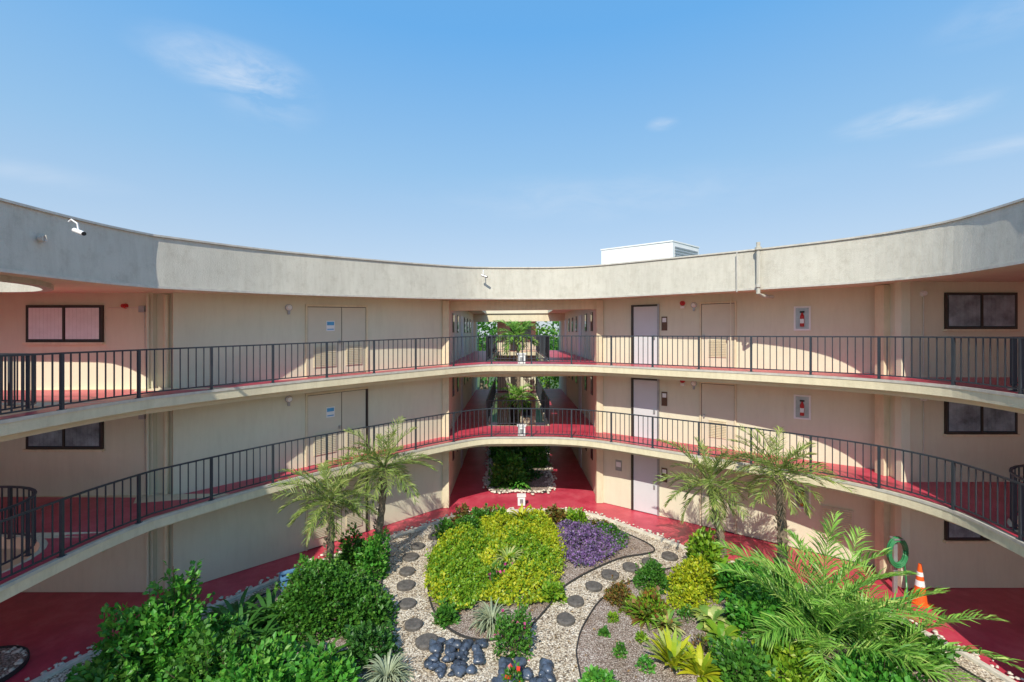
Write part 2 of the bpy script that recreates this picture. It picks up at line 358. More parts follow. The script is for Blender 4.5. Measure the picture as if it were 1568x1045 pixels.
mb=MB(); mb.tube([(6.68,13.58,9.0),(6.68,13.58,7.8)],.018,M['coping'],6); mb.tube([(7.15,14.95,7.8),(7.15,14.95,5.5)],.018,M['wall'],6); mb.build('conduit')
def seccam(x,y,z,dx,dy,k,body):
    mb=MB(); s=k
    mb.tube([(x,y,z+.16*s),(x+dx*.05*s,y+dy*.05*s,z+.2*s),(x+dx*.16*s,y+dy*.16*s,z+.12*s),(x+dx*.18*s,y+dy*.18*s,z)],.014*s,M['white'],8)
    c=(x+dx*.18*s,y+dy*.18*s,z-.03*s); mb.tube([(c[0]-.06*s,c[1]-.02*s,c[2]+.03*s),(c[0]+.14*s,c[1]-.05*s,c[2]-.05*s)],.04*s,body,12)
    mb.tube([(c[0]+.141*s,c[1]-.05*s,c[2]-.05*s),(c[0]+.155*s,c[1]-.055*s,c[2]-.055*s)],.036*s,M['dark'],12)
    mb.build('security_camera')
seccam(-8.1,8.35,8.72,1,0,1.0,M['white']); seccam(-1.05,16.8,8.7,0,-1,1.0,M['grey'])
mb=MB(); mb.tube([(-8.22,8.0,8.55),(-8.15,8.0,8.55),(-8.15,8.0,8.45)],.02,M['coping'],8); mb.tube([(-8.25,8.0,8.5),(-8.17,8.0,8.5)],.06,M['coping'],12); mb.build('conduit_box')

mb=MB(); P4=[(7.0,19.9),(8.74,21.4),(6.04,23.5),(4.3,22.0)]
mb.prism([P4],8.1,10.58,M['white']); mb.prism([[(6.99,19.87),(8.78,21.4),(6.04,23.55),(4.26,22.0)]],10.582,10.64,M['white'])
for k in range(12): mb.seg((7.12,20.0),(8.64,21.31),8.9+k*.13,8.96+k*.13,8.9+k*.13,8.96+k*.13,-.03,-.002,M['grey'])
mb.build('rooftop_stair_tower',warp=False)

# ------------------------------------------------------------ railings
def resample(path,step,closed=False):
    p=[Vector(q) for q in path]+([Vector(path[0])] if closed else [])
    d=[0]
    for a,b_ in zip(p[:-1],p[1:]): d.append(d[-1]+(b_-a).length)
    n=max(2,round(d[-1]/step)); out=[]
    j=0
    for i in range(n+1):
        t=d[-1]*i/n
        while j<len(d)-2 and d[j+1]<t: j+=1
        k=(t-d[j])/(d[j+1]-d[j]) if d[j+1]>d[j] else 0
        q=p[j].lerp(p[j+1],k); out.append((q.x,q.y,math.atan2(p[j+1].y-p[j].y,p[j+1].x-p[j].x)))
    return out
def railing(path,z,closed=False,off=.06,h=1.07,name='balcony_railing'):
    pth=offset(path,off,closed) if off else path
    mb=MB()
    mb.strip(pth,-.022,.022,z+h-.035,z+h,M['rail'],closed); mb.strip(pth,-.014,.014,z+.09,z+.12,M['rail'],closed)
    for i,(x,y,a) in enumerate(resample(pth,.165,closed)):
        post=(i%9==0); r=.026 if post else .010; z0=z if post else z+.1; z1=z+h-.02
        c,s_=math.cos(a),math.sin(a); q=[(x+c*u-s_*w,y+s_*u+c*w) for u,w in ((-r,-r),(r,-r),(r,r),(-r,r))]
        mb.add([(u,w,z0) for u,w in q]+[(u,w,z1) for u,w in q],[(0,1,5,4),(1,2,6,5),(2,3,7,6),(3,0,4,7)],M['rail'])
        if post: mb.box(x-.05,x+.05,y-.05,y+.05,z+.008,z+.02,M['rail'])
    return mb.build(name)
for z in Z[1:]:
    railing(E,z)
    vc=[]
    for a,b_ in zip(VC,VC[1:]+VC[:1]):
        for k in range(6): vc.append((a[0]+(b_[0]-a[0])*k/6,a[1]+(b_[1]-a[1])*k/6))
    railing(vc,z,True,-.06,name='atrium_railing')
    railing(VL,z,True,-.06,name='stairwell_railing'); railing(VR,z,True,-.06,name='stairwell_railing')
for y,z in ((17.15,5.44),(17.15,2.74),(17.4,.02)):
    mb=MB(); mb.box(.22,.5,y,y+.2,z,z+.34,M['white']); mb.box(.19,.53,y-.03,y+.23,z+.341,z+.39,M['white']); mb.box(.3,.42,y-.02,y-.002,z+.1,z+.25,M['grey']); mb.build('utility_pedestal',warp=False)

# ------------------------------------------------------------ ground
mb=MB(); mb.prism([[(-900,-900),(900,-900),(900,900),(-900,900)]],-.02,-.02,M['grass']); mb.build('ground',warp=False)
mb=MB(); mb.prism([[(-16,-8),(16,-8),(16,12),(10.6,12.5),(3.4,18.1),(3.4,34),(-2.5,34),(-2.5,17.6),(-8.7,12),(-16,11.7)]],-.012,-.012,M['red'])
mb.build('red_walkway',warp=False)
G=crom([(-9.0,4.5),(-8.85,8.5),(-7.1,10.8),(-5.75,12.6),(-4.6,13.9),(-3.1,15.2),(-1.5,16.55),(.5,16.75),(2.5,16.6),(4.3,14.9),(5.96,13.0),(7.6,11.5),(9.0,9.7),(9.3,6.5),(8.4,3.0),(3,1.2),(-3,1.2),(-8,2.2)],6,True)
mb=MB(); mb.prism([G],.0,.03,M['peb']); mb.build('gravel_path',warp=False)
mb=MB(); mb.strip(G,-.0,.12,-.012,.09,M['kerb'],True); mb.build('garden_kerb',warp=False)
def bed(pts,mat,name,edge=True,z=.045):
    c=crom(pts,6,True); mb=MB(); mb.prism([c],.0,z,mat); mb.build(name,warp=False)
    if edge:
        mb=MB(); mb.strip(c,-.012,.014,.0,z+.035,M['edge'],True); mb.build('bed_edging',warp=False)
    return c
inner=bed([(-2.3,12.46),(-1.94,10.97),(-1.35,10.05),(-.61,9.7),(.23,10.0),(.84,10.84),(1.27,11.67),(2.06,12.46),(3.14,13.25),(4.3,13.75),(3.7,14.9),(2.25,16.1),(-1.35,16.1),(-2.0,14.9),(-2.35,13.57)],M['mulch'],'planting_bed')
lbed=bed([(-3.7,13.7),(-3.5,12.4),(-3.25,11.2),(-2.9,10.2),(-2.35,9.2),(-1.95,8.2),(-1.9,6.5),(-2,3),(-7.5,3),(-8.5,5),(-8.4,8.3),(-6.7,10.7),(-5.35,12.5),(-4.5,13.5)],M['mulch'],'planting_bed')
rbed=bed([(4.87,12.8),(3.58,12.3),(2.37,11.4),(1.73,10.45),(1.38,9.6),(1.3,8.6),(1.4,4),(5,2.5),(8,4),(8.9,6.5),(8.6,9.4),(7.2,11.2),(5.8,12.5)],M['mulch'],'planting_bed')
pbed=bed([(-.95,19.1),(.3,18.95),(1.6,19.1),(1.75,22),(1.75,29),(-1.05,29),(-1.1,22)],M['mulch'],'planting_bed')
def rocks(name,pts,smin,smax,mat,squash=.6,nu=8,nv=5):
    mb=MB()
    for (x,y,zz) in pts:
        r=random.uniform(smin,smax); a=random.random()*6.28; e=random.uniform(.7,1.5)
        v=[];f=[]; ph=random.random()*6
        for i in range(nv+1):
            th=math.pi*i/nv
            for j in range(nu):
                p=2*math.pi*j/nu; rr=r*(1+.15*math.sin(3*p+ph)+.1*math.cos(2*th+ph))
                X=rr*math.sin(th)*math.cos(p)*e;Y=rr*math.sin(th)*math.sin(p)
                v.append((x+X*math.cos(a)-Y*math.sin(a),y+X*math.sin(a)+Y*math.cos(a),zz+rr*math.cos(th)*squash))
        for i in range(nv):
            for j in range(nu): f.append((i*nu+j,(i+1)*nu+j,(i+1)*nu+(j+1)%nu,i*nu+(j+1)%nu))
        mb.add(v,f,mat)
    return mb.build(name,warp=False,smooth=True)
bp=[(x+random.gauss(0,.06),y+random.gauss(0,.06),.06) for x,y,a in resample(pbed,.08,True)]
bp+=[(x+random.gauss(0,.11),y+random.gauss(0,.11),.05) for x,y,a in resample(pbed,.07,True)]
rocks('border_rocks',bp,.035,.075,M['wrock'],.6,7,4)
gp=offset(G,.26,True); bp=[(x+random.gauss(0,.07),y+random.gauss(0,.07),.05) for x,y,a in resample(gp,.06,True) if y>7]
rocks('border_rocks',bp,.02,.05,M['wrock'],.6,7,4)
def inpoly(P,poly):
    x,y=P[:,0],P[:,1]; c=np.zeros(len(P),bool); n=len(poly)
    for i in range(n):
        x1,y1=poly[i-1]; x2,y2=poly[i]
        k=((y1>y)!=(y2>y))&(x<(x2-x1)*(y-y1)/((y2-y1) if y2!=y1 else 1e-9)+x1); c^=k
    return c
def sample(poly,n):
    a=np.array(poly); lo,hi=a.min(0),a.max(0); out=[]
    tot=0
    while tot<n:
        P=rng.uniform(lo,hi,(n,2)); P=P[inpoly(P,poly)]; out.append(P); tot+=len(P)
    return np.concatenate(out)[:n]
P=sample(G,12000); P=P[(P[:,1]>7.8)&~inpoly(P,inner)&~inpoly(P,lbed)&~inpoly(P,rbed)]
rocks('pebbles',[(x,y,.033) for x,y in P[:2200]],.01,.024,M['wrock'],.6,6,3)
st=[(-2.88,13.98),(-2.95,13.3),(-2.87,12.5),(-2.74,11.8),(-2.52,11.0),(-2.2,10.2),(-1.8,9.65),(4.6,13.35),(3.92,13.0),(3.3,12.72),(2.64,12.32),(2.1,11.75),(1.55,11.1),(1.22,10.4),(-2.45,14.7)]
for x,y in st:
    mb=MB(); r=random.uniform(.2,.24); k=18; ph=random.random()*6
    c=[(x+r*(1+.05*math.sin(3*t+ph))*math.cos(t),y+r*(1+.05*math.cos(2*t+ph))*math.sin(t)) for t in [2*math.pi*i/k for i in range(k)]]
    ci=[(x+(a-x)*.86,y+(b_-y)*.86) for a,b_ in c]
    v=[(a,b_,.03) for a,b_ in c]+[(a,b_,.09) for a,b_ in c]+[(a,b_,.115) for a,b_ in ci]
    f=[(i,(i+1)%k,k+(i+1)%k,k+i) for i in range(k)]+[(k+i,k+(i+1)%k,2*k+(i+1)%k,2*k+i) for i in range(k)]+[tuple(range(2*k,3*k))]
    mb.add(v,f,M['paver']); mb.build('stepping_stone',warp=False)
rocks('river_rocks',[(-1.1+random.uniform(-.6,.5),9.15+random.uniform(-.45,.45),random.uniform(.06,.16)) for i in range(40)],.06,.14,M['rock'],.6,10,7)
rocks('river_rocks',[(.25+random.uniform(-.7,.55),8.7+random.uniform(-.3,.3),random.uniform(.06,.14)) for i in range(28)],.06,.14,M['rock'],.6,10,7)
c=bed([(-10.9,9.3),(-10.1,9.45),(-9.6,8.95),(-9.75,8.1),(-10.6,7.6),(-12,8)],M['mulch'],'gravel_island',True,.05)
rocks('border_rocks',[(x+random.gauss(0,.06),y+random.gauss(0,.06),.05) for x,y,a in resample(offset(c,-.1,True),.06,True)],.025,.06,M['wrock'],.6,7,4)

# ------------------------------------------------------------ vegetation
def unit(a): return a/np.maximum(np.linalg.norm(a,axis=-1,keepdims=True),1e-9)
def leaf_arrays(P,D,l,w,fold=.15):
    n=len(P); l=np.broadcast_to(l,(n,))[:,None]; w=np.broadcast_to(w,(n,))[:,None]
    S=unit(np.cross(D,unit(rng.normal(size=(n,3)))+[0,0,1.2])); U=np.cross(S,D)
    V=np.stack([P,P+D*l*.5+S*w+U*l*fold*.3,P+D*l-U*l*fold*.5,P+D*l*.5-S*w+U*l*fold*.3],1).reshape(-1,3)
    F=np.arange(4*n).reshape(-1,4); return V,F
def addleaves(mb,P,D,l,w,mat,fold=.15):
    V,F=leaf_arrays(P,D,l,w,fold); mb.add(V.tolist(),F.tolist(),mat)
def shrub(name,x,y,rx,ry,h,n,l,mat,lump=.22,w=.35,mat2=None,frac2=.1,z0=0,l2=None,up=.3,sprigs=0):
    mb=MB(); d=unit(rng.normal(size=(n,3))); d[:,2]=np.abs(d[:,2])*1.0-.12
    ph=rng.uniform(0,6,6)
    fl=np.sin(d[:,0]*5+ph[0])+np.sin(d[:,1]*6+ph[1])+np.sin(d[:,2]*7+ph[2])+.7*np.sin(d[:,0]*11+d[:,1]*9+ph[3])
    rad=(1-.5*rng.random(n)**2.0)*(1+lump*fl/2.2)
    P=d*rad[:,None]*np.array([rx,ry,h])+np.array([x,y,z0+.05]); P[:,2]=np.maximum(P[:,2],z0+.03)
    D=unit(d*.8+rng.normal(size=(n,3))*.55+np.array([0,0,up])); ll=l*rng.uniform(.6,1.25,n)
    addleaves(mb,P,D,ll,ll*w,mat)
    if mat2:
        k=int(n*frac2); j=rng.choice(n,k,replace=False); addleaves(mb,P[j]+d[j]*.04,D[j],(l2 or l),(l2 or l)*.5,mat2)
    for i in range(7):
        j=rng.integers(n); q=P[j]; mb.tube([(x+rng.normal()*.04,y+rng.normal()*.04,z0),((x+q[0])/2,(y+q[1])/2,z0+(q[2]-z0)*.6),tuple(q)],[.02,.014,.005],M['stem'],5)
    for i in range(sprigs):
        dd=unit(np.array([rng.normal()*.7,rng.normal()*.7,abs(rng.normal())*.8+.25])); a=np.array([x,y,z0+.05])+dd*np.array([rx,ry,h])*.8
        LN=rng.uniform(.25,.55)*max(.5,h*.7); tip=a+unit(dd+np.array([0,0,.6]))*LN; mb.tube([tuple(a),tuple(tip)],[.012,.004],M['stem'],4)
        k=16; t=rng.random(k)[:,None]; PP=a+(tip-a)*t; DD=unit(rng.normal(size=(k,3))+dd*.7+np.array([0,0,.3])); addleaves(mb,PP,DD,l*rng.uniform(.7,1.1,k),l*w,mat)
    return mb.build(name,warp=False)
def cover(name,poly,n,h,l,mat,mat2=None,f2=.3,w=.4):
    P2=sample(poly,n); mb=MB(); P2=P2+rng.normal(size=P2.shape)*.08
    a=P2[:,0];b_=P2[:,1]
    base=h*(.58+.22*np.sin(a*3.1+1)*np.cos(b_*2.7)+.22*np.sin(a*6.3+b_*5.1)+.18*np.sin(a*9-b_*11+2))
    pa=np.array(poly); dmin=np.min(np.linalg.norm(P2[:,None,:]-pa[None],axis=2),axis=1); t=np.clip(dmin/.35,0.2,1)**.6
    z=np.maximum(base,.05)*t*(1-.4*rng.random(n)**2)+.04+np.abs(rng.normal(size=n))*.025
    P=np.column_stack([P2,z]); D=unit(rng.normal(size=(n,3))*.7+np.array([0,0,.75])); ll=l*rng.uniform(.6,1.3,n)
    if mat2:
        k=(np.sin(a*2.2+.7)+np.cos(b_*1.9+a)+rng.normal(size=n)*.8)>(1-2*f2)*1.3
        addleaves(mb,P[~k],D[~k],ll[~k],ll[~k]*w,mat); 
        if k.any(): addleaves(mb,P[k],D[k],ll[k],ll[k]*w,mat2)
    else: addleaves(mb,P,D,ll,ll*w,mat)
    return mb.build(name,warp=False)
def blades(name,x,y,n,L,w,mat,droop=.8,spread=1.0,mat2=None,z0=.03):
    mb=MB()
    for i in range(n):
        az=rng.uniform(0,6.283); el=rng.uniform(.35,1.45)if spread>=1 else rng.uniform(.8,1.5); l=L*rng.uniform(.6,1.1)
        d=np.array([math.cos(az),math.sin(az)]); p=np.array([x+d[0]*.05,y+d[1]*.05,z0]); s=np.array([-d[1],d[0],0]); V=[];e=el
        K=5
        for k in range(K+1):
            ww=w*(.55+.9*math.sin(math.pi*min(1,k/K*.9+.1)))*(1 if k<K else 0.05)
            V+= [tuple(p-s*ww*.5),tuple(p+s*ww*.5)]
            p=p+np.array([d[0]*math.cos(e),d[1]*math.cos(e),math.sin(e)])*l/K; e-=droop/K*(1+k*.35)
        mb.add(V,[(2*k,2*k+1,2*k+3,2*k+2) for k in range(K)],mat2 if (mat2 and i%3==0) else mat)
    return mb.build(name,warp=False)
def palm(name,base,top,nf,L,ll,mat,rt=.1,emin=-.35,emax=1.35,droop=1.3,lw=.026,npair=30,trunk=True,off=0,sag=.14,spreadz=0):
    mb=MB(); bx=np.array(base,float); tp=np.array(top,float)
    if trunk:
        pts=[];rad=[]
        K=16
        for i in range(K+1):
            t=i/K; p=bx*(1-t)+tp*t+np.array([math.sin(t*3)*.06,0,0]); pts.append(tuple(p)); rad.append(rt*(1.25-.35*t)*(1.12 if i%2 else .93))
        rad[-1]=rt*.5; mb.tube(pts,rad,M['bark'],9)
        for i in range(46):
            t=rng.uniform(.35,1.0); p=bx*(1-t)+tp*t; a=i*2.4; d=np.array([math.cos(a),math.sin(a),0])
            mb.tube([tuple(p+d*rt*.8),tuple(p+d*rt*1.5+np.array([0,0,.07]))],[.03,.012],M['bark'],5)
    PP=[];DD=[];LL=[]
    for i in range(nf):
        az=i*2.39996+off+rng.normal()*.2; t=(i+.5)/nf; e=emax-(emax-emin)*t**.85+rng.normal()*.14; l=L*rng.uniform(.75,1.15)*(.78+.32*math.sin(math.pi*min(t+.2,1)))
        d=np.array([math.cos(az),math.sin(az)]); p=tp+np.array([rng.normal()*spreadz,rng.normal()*spreadz,0]); K=npair; tw=rng.normal()*.35
        path=[p.copy()]; s=np.array([-d[1],d[0],0.])
        for k in range(K):
            f=np.array([d[0]*math.cos(e),d[1]*math.cos(e),math.sin(e)]); p=p+f*l/K; e-=droop/K*(.35+1.3*k/K); path.append(p.copy())
            u=np.cross(s,f); u=u if u[2]>0 else -u
            if k<K*.16: continue
            q=k/K; lk=ll*(.45+.75*math.sin(math.pi*min(1,q*.85+.1)))*(1 if q<.93 else .7)
            for sg in (-1,1):
                D=sg*s*(.8-.3*q)+f*(.5+.5*q)+u*(.32+tw*sg*.5)+rng.normal(size=3)*.13
                PP.append(p+u*.004);DD.append(D);LL.append(lk*rng.uniform(.75,1.1))
        mb.tube([tuple(x) for x in path[::3]],[.014*(1-.8*j/len(path[::3])) for j in range(len(path[::3]))],mat,5,False)
    P=np.array(PP);D=unit(np.array(DD));l=np.array(LL)[:,None]; n=len(P)
    S=unit(np.cross(D,np.tile([0,0,1.],(n,1))+rng.normal(size=(n,3))*.5)); w=lw*.5
    mid=P+D*l*.5; tip=P+D*l*.98+np.array([0,0,-sag])*l
    V=np.stack([P-S*w*.5,P+S*w*.5,mid+S*w,mid-S*w,tip+S*w*.12,tip-S*w*.12],1).reshape(-1,3)
    b_=np.arange(n)[:,None]*6; F=np.concatenate([b_+[0,1,2,3],b_+[3,2,4,5]])
    mb.add(V.tolist(),F.tolist(),mat)
    return mb.build(name,warp=False)

palm('palm_tree',(-4.85,12.0,0),(-4.75,11.9,2.2),34,1.4,.28,L_['palm'],.085,droop=1.0,emin=-.6,lw=.024)
palm('palm_tree',(-3.95,13.0,0),(-3.6,12.9,2.8),36,1.5,.30,L_['palm'],.09,off=1,droop=.9,emin=-.6,lw=.024)
palm('palm_tree',(5.75,12.3,0),(5.35,12.4,2.5),34,1.45,.28,L_['palm'],.09,off=2,droop=1.0,emin=-.6,lw=.024)
palm('palm_tree',(6.85,11.6,0),(6.75,11.6,3.05),34,1.35,.28,L_['palm'],.10,off=3,droop=.8,emin=-.6,lw=.024)
palm('areca_palm',(6.25,9.1,0),(6.25,9.1,.45),24,2.35,.48,L_['palmb'],.06,emin=.6,emax=1.45,droop=.95,lw=.026,npair=50,off=.5,sag=.2,spreadz=.14)
palm('areca_palm',(7.2,8.7,0),(7.2,8.7,.3),10,1.75,.40,L_['palmb'],.05,emin=.5,emax=1.3,droop=1.0,lw=.025,npair=40,off=2.5,sag=.2,spreadz=.1)
palm('palm_tree',(.35,26,0),(.3,26,6.4),26,1.4,.4,L_['palmb'],.09,lw=.05,npair=22)
palm('palm_tree',(.25,24.6,0),(.25,24.6,3.1),22,1.0,.32,L_['palmb'],.06,lw=.04,npair=22)

cover('groundcover_plants',crom([(-2.25,12.5),(-1.95,11.2),(-1.25,10.6),(-.8,11.1),(-.45,12.0),(-.95,12.9),(-.5,13.9),(-.9,14.7),(-1.1,15.6),(-1.9,14.7),(-2.3,13.5)],5,True),18000,.5,.075,L_['lime'],L_['yel'],.25)
cover('groundcover_plants',crom([(-.8,11.1),(-.2,10.9),(.7,11.0),(1.15,11.9),(1.45,13.2),(1.5,14.6),(1.1,15.5),(-1.0,15.6),(-.9,14.7),(-.5,13.9),(-.95,12.9),(-.45,12.0)],5,True),24000,.52,.075,L_['yel'],L_['lime'],.27)
cover('purple_flower_bed',crom([(1.55,15.3),(2.6,15.4),(3.6,14.6),(3.2,13.7),(2.5,13.0),(1.75,12.8),(1.5,13.8)],5,True),14000,.42,.06,L_['pur'],L_['grn'],.02)
for x,y,r,h,m in [(-1.7,15.6,.45,.5,'rdl'),(-1.1,16.0,.4,.4,'grn'),(1.5,15.9,.35,.45,'rdl'),(2.2,15.7,.35,.4,'lime'),(-2.05,14.7,.4,.45,'grn'),(-1.5,14.9,.35,.55,'grn'),(.9,15.9,.3,.35,'yel'),(-.4,16.05,.3,.35,'lime'),(3.0,15.2,.22,.25,'rdl'),(1.0,11.3,.25,.3,'lime'),(-1.5,10.4,.22,.25,'grn')]:
    shrub('low_shrub',x,y,r,r,h,900,.1,L_[m],.35,sprigs=5)
blades('bromeliad',.35,16.1,60,.6,.06,L_['yel']); blades('bromeliad',1.9,16.1,40,.55,.05,L_['var']); blades('bromeliad',-.9,16.2,40,.5,.05,L_['rdl'])
blades('spider_plant',-.45,10.3,170,.62,.022,L_['sil'],1.3); blades('spider_plant',-.1,12.6,90,.6,.03,L_['var'],1.3,z0=.25)
shrub('pink_flower_plant',-.3,11.7,.28,.28,.75,420,.09,L_['grn'],mat2=L_['pnk'],frac2=.10)
shrub('flowering_shrub',.05,9.4,.36,.36,.9,1300,.08,L_['grn'],.35,mat2=L_['pnk'],frac2=.015,sprigs=14)
shrub('red_flower_plant',.02,8.5,.16,.16,.3,150,.1,L_['grn'],mat2=L_['redf'],frac2=.1,l2=.1)
# left bed
shrub('clipped_hedge_shrub',-4.3,10.6,1.25,1.0,1.25,15000,.085,L_['grn'],.12,w=.42,sprigs=25)
shrub('low_shrub',-3.75,12.4,.45,.5,1.0,1500,.11,L_['brt'],.4,sprigs=10); shrub('low_shrub',-4.5,12.9,.5,.45,.8,1500,.1,L_['grn'],.4,sprigs=8)
shrub('low_shrub',-5.3,11.9,.35,.35,.6,700,.1,L_['brt'],.4,sprigs=6)
shrub('leafy_bush',-6.75,8.75,1.1,1.0,1.25,7500,.13,L_['brt'],.42,w=.32,sprigs=65)
shrub('leafy_bush',-6.6,8.95,.34,.34,2.0,900,.13,L_['brt'],.4,w=.32,sprigs=16)
shrub('leafy_bush',-6.9,7.8,.6,.5,.6,1900,.13,L_['grn'],.4,w=.34,sprigs=20)
shrub('leafy_bush',-5.4,8.3,.9,.8,.9,4500,.12,L_['grn'],.42,w=.34,sprigs=30)
shrub('leafy_bush',-4.5,8.0,.8,.6,.85,3200,.14,L_['brt'],.4,w=.33,sprigs=20)
shrub('leafy_bush',-3.5,8.2,.55,.55,.7,1900,.13,L_['brt'],.4,w=.33,sprigs=14)
shrub('leafy_bush',-2.9,9.3,.45,.5,.5,1400,.1,L_['drk'],.4,sprigs=10)
shrub('leafy_bush',-3.15,10.3,.4,.6,.6,1700,.1,L_['grn'],.4,sprigs=10)
for x,y in ((-5.7,9.6),(-5.2,9.3),(-6.1,10.1),(-5.4,10.2)): blades('cordyline_plant',x,y,75,.95,.065,L_['drk'],1.0)
for x,y in ((-3.75,8.9),(-3.3,7.9)): blades('cordyline_plant',x,y,50,.7,.06,L_['grn'],1.0)
blades('silver_grass',-2.35,8.6,200,.6,.022,L_['sil'],1.4)
shrub('pink_flower_plant',-4.55,13.5,.3,.25,.45,400,.08,L_['grn'],mat2=L_['pnk'],frac2=.25)
# right bed
shrub('round_shrub',3.65,11.85,.42,.42,.62,2600,.07,L_['grn'],.16,sprigs=6); shrub('round_shrub',2.6,11.15,.3,.3,.42,1200,.07,L_['rdl'],.2,sprigs=5)
shrub('yellow_shrub',4.65,11.7,.65,.55,.6,4500,.08,L_['yel'],.3,sprigs=12); shrub('yellow_shrub',4.2,11.0,.4,.35,.4,1500,.08,L_['yel'],.35,sprigs=6)
blades('croton_plant',3.05,10.4,70,.5,.045,L_['lime'],.9,mat2=L_['rdl']); blades('croton_plant',3.45,10.15,50,.42,.05,L_['var'],.9,mat2=L_['rdl'])
shrub('croton_shrub',3.2,10.6,.4,.35,.45,800,.12,L_['lime'],.4,w=.22,mat2=L_['rdl'],frac2=.3,up=.8)
blades('croton_plant',3.0,10.9,60,.4,.05,L_['lime'],.9); blades('variegated_plant',4.5,10.3,70,.5,.1,L_['var'],1.2); blades('variegated_plant',4.45,9.7,60,.5,.1,L_['lime'],1.2,mat2=L_['var'])
blades('agave_plant',3.15,8.95,90,.65,.065,L_['yel'],.5,mat2=L_['var'],spread=.5); blades('agave_plant',3.6,8.75,70,.55,.06,L_['yel'],.6)
shrub('leafy_bush',4.3,8.6,.5,.4,.55,1500,.12,L_['grn'],.4,sprigs=10); shrub('low_shrub',1.6,8.4,.3,.3,.25,500,.1,L_['brt'])
for x,y,r,m in [(2.2,9.3,.12,'grn'),(2.6,8.9,.15,'brt'),(2.3,10.4,.1,'lime'),(2.0,9.9,.08,'grn'),(3.9,9.4,.2,'rdl'),(4.0,10.5,.16,'grn'),(2.75,9.7,.1,'lime')]: shrub('low_shrub',x,y,r,r,r*1.5,170,.07,L_[m])
shrub('leafy_bush',5.2,12.3,.55,.5,.95,1800,.14,L_['lime'],.45,sprigs=14); blades('cordyline_plant',5.35,11.9,60,1.0,.1,L_['lime'],.9,mat2=L_['rdl']); blades('cordyline_plant',5.7,11.5,60,.9,.1,L_['brt'],.9)
shrub('leafy_bush',6.1,11.2,.7,.6,.9,2600,.15,L_['brt'],.4,sprigs=16); shrub('leafy_bush',5.5,10.1,.65,.6,.7,2600,.14,L_['brt'],.4,sprigs=16); shrub('leafy_bush',7.3,10.2,.8,.7,.6,2400,.15,L_['brt'],.4,sprigs=14)
shrub('leafy_bush',5.4,8.8,.6,.5,.45,1700,.13,L_['lime'],.4,sprigs=10); shrub('leafy_bush',8.0,9.2,.6,.6,.55,1800,.13,L_['grn'],.4,sprigs=10); shrub('leafy_bush',6.6,8.2,1.0,.6,.45,2200,.13,L_['brt'],.4,sprigs=10)
shrub('leafy_bush',-10.4,8.5,.4,.4,.3,900,.1,L_['drk'],.3)
for k in range(13):
    shrub('passage_shrub',rng.uniform(-.6,1.3),19.6+k*.62,.6,.5,rng.uniform(.5,1.1),1300,.14,L_[['grn','brt','drk','brt'][k%4]],.4,sprigs=6)
blades('passage_fern',.3,19.5,80,.7,.08,L_['brt'],1.1)
P=sample(G,1500); P=P[P[:,1]>8]; mb=MB(); addleaves(mb,np.column_stack([P,np.full(len(P),.065)]),unit(rng.normal(size=(len(P),3))*[1,1,.15]),.07*rng.uniform(.6,1.3,len(P)),.018,L_['dry']); mb.build('leaf_litter',warp=False)
mb=MB()
for k in range(60):
    x=rng.uniform(-26,26); y=rng.uniform(40,50); r=rng.uniform(1.6,3); h=rng.uniform(3.0,6.2)
    n=700; d=unit(rng.normal(size=(n,3))); P=d*(1-.5*rng.random(n)[:,None]**2)*r+[x,y,h]; addleaves(mb,P,unit(d+rng.normal(size=(n,3))*.6),.35,.14,L_['grn'] if k%2 else L_['lime'])
    mb.tube([(x,y,0),(x+.2,y,h*.6),(x,y,h)],[.25,.18,.08],M['bark'],6)
mb.build('tree_line',warp=False)

# ------------------------------------------------------------ small objects
cx,cy=9.95,11.15
mb=MB(); mb.box(cx-.19,cx+.19,cy-.19,cy+.19,-.01,.03,M['orange'])
def ring(z0,z1,mat,o=0):
    r=lambda z:.15-.115*(z/.95)+o; mb.tube([(cx,cy,z0),(cx,cy,z1)],[r(z0),r(z1)],mat,20)
ring(.03,.42,M['orange']); ring(.421,.56,M['white'],.003); ring(.561,.66,M['orange']); ring(.661,.76,M['white'],.003); ring(.761,.95,M['orange'])
mb.build('traffic_cone',warp=False,smooth=False)
mb=MB(); hx,hy,hz=9.72,11.55,1.05
for r in (.30,.265,.23):
    for dd in (0,.05):
        mb.tube([(hx+r*.8*math.cos(t),hy-dd,hz+r*1.25*math.sin(t)) for t in [2*math.pi*i/24 for i in range(25)]],.022,M['hose'],6)
mb.box(hx-.05,hx+.05,hy+.03,hy+.08,-.01,hz+.32,M['grey']); mb.box(hx-.12,hx+.12,hy-.08,hy+.08,hz+.321,hz+.36,M['grey']); mb.tube([(hx+.2,hy,hz-.3),(hx+.2,hy-.05,.3),(hx+.1,hy-.2,.03),(hx-.4,hy-.3,.03)],.022,M['hose'],6)
mb.build('garden_hose_reel',warp=False)
mb=MB()
pa=[(-5.85,11.55),(-5.0,12.1)]
mb.seg(pa[0],pa[1],0,.4,0,.4,-.18,-.14,M['bluewood']); mb.seg(pa[0],pa[1],0,.4,0,.4,.14,.18,M['bluewood'])
mb.seg(pa[0],pa[1],.401,.44,.401,.44,-.22,-.1,M['bluewood']); mb.seg(pa[0],pa[1],.401,.44,.401,.44,.1,.22,M['bluewood']); mb.seg(pa[0],pa[1],.05,.33,.05,.33,-.139,.139,M['mulch'])
mb.seg((-5.86,11.54),(-5.82,11.57),0,.4,0,.4,-.14,.14,M['bluewood']); mb.seg((-5.03,12.08),(-4.99,12.11),0,.4,0,.4,-.14,.14,M['bluewood'])
mb.build('planter_box',warp=False)

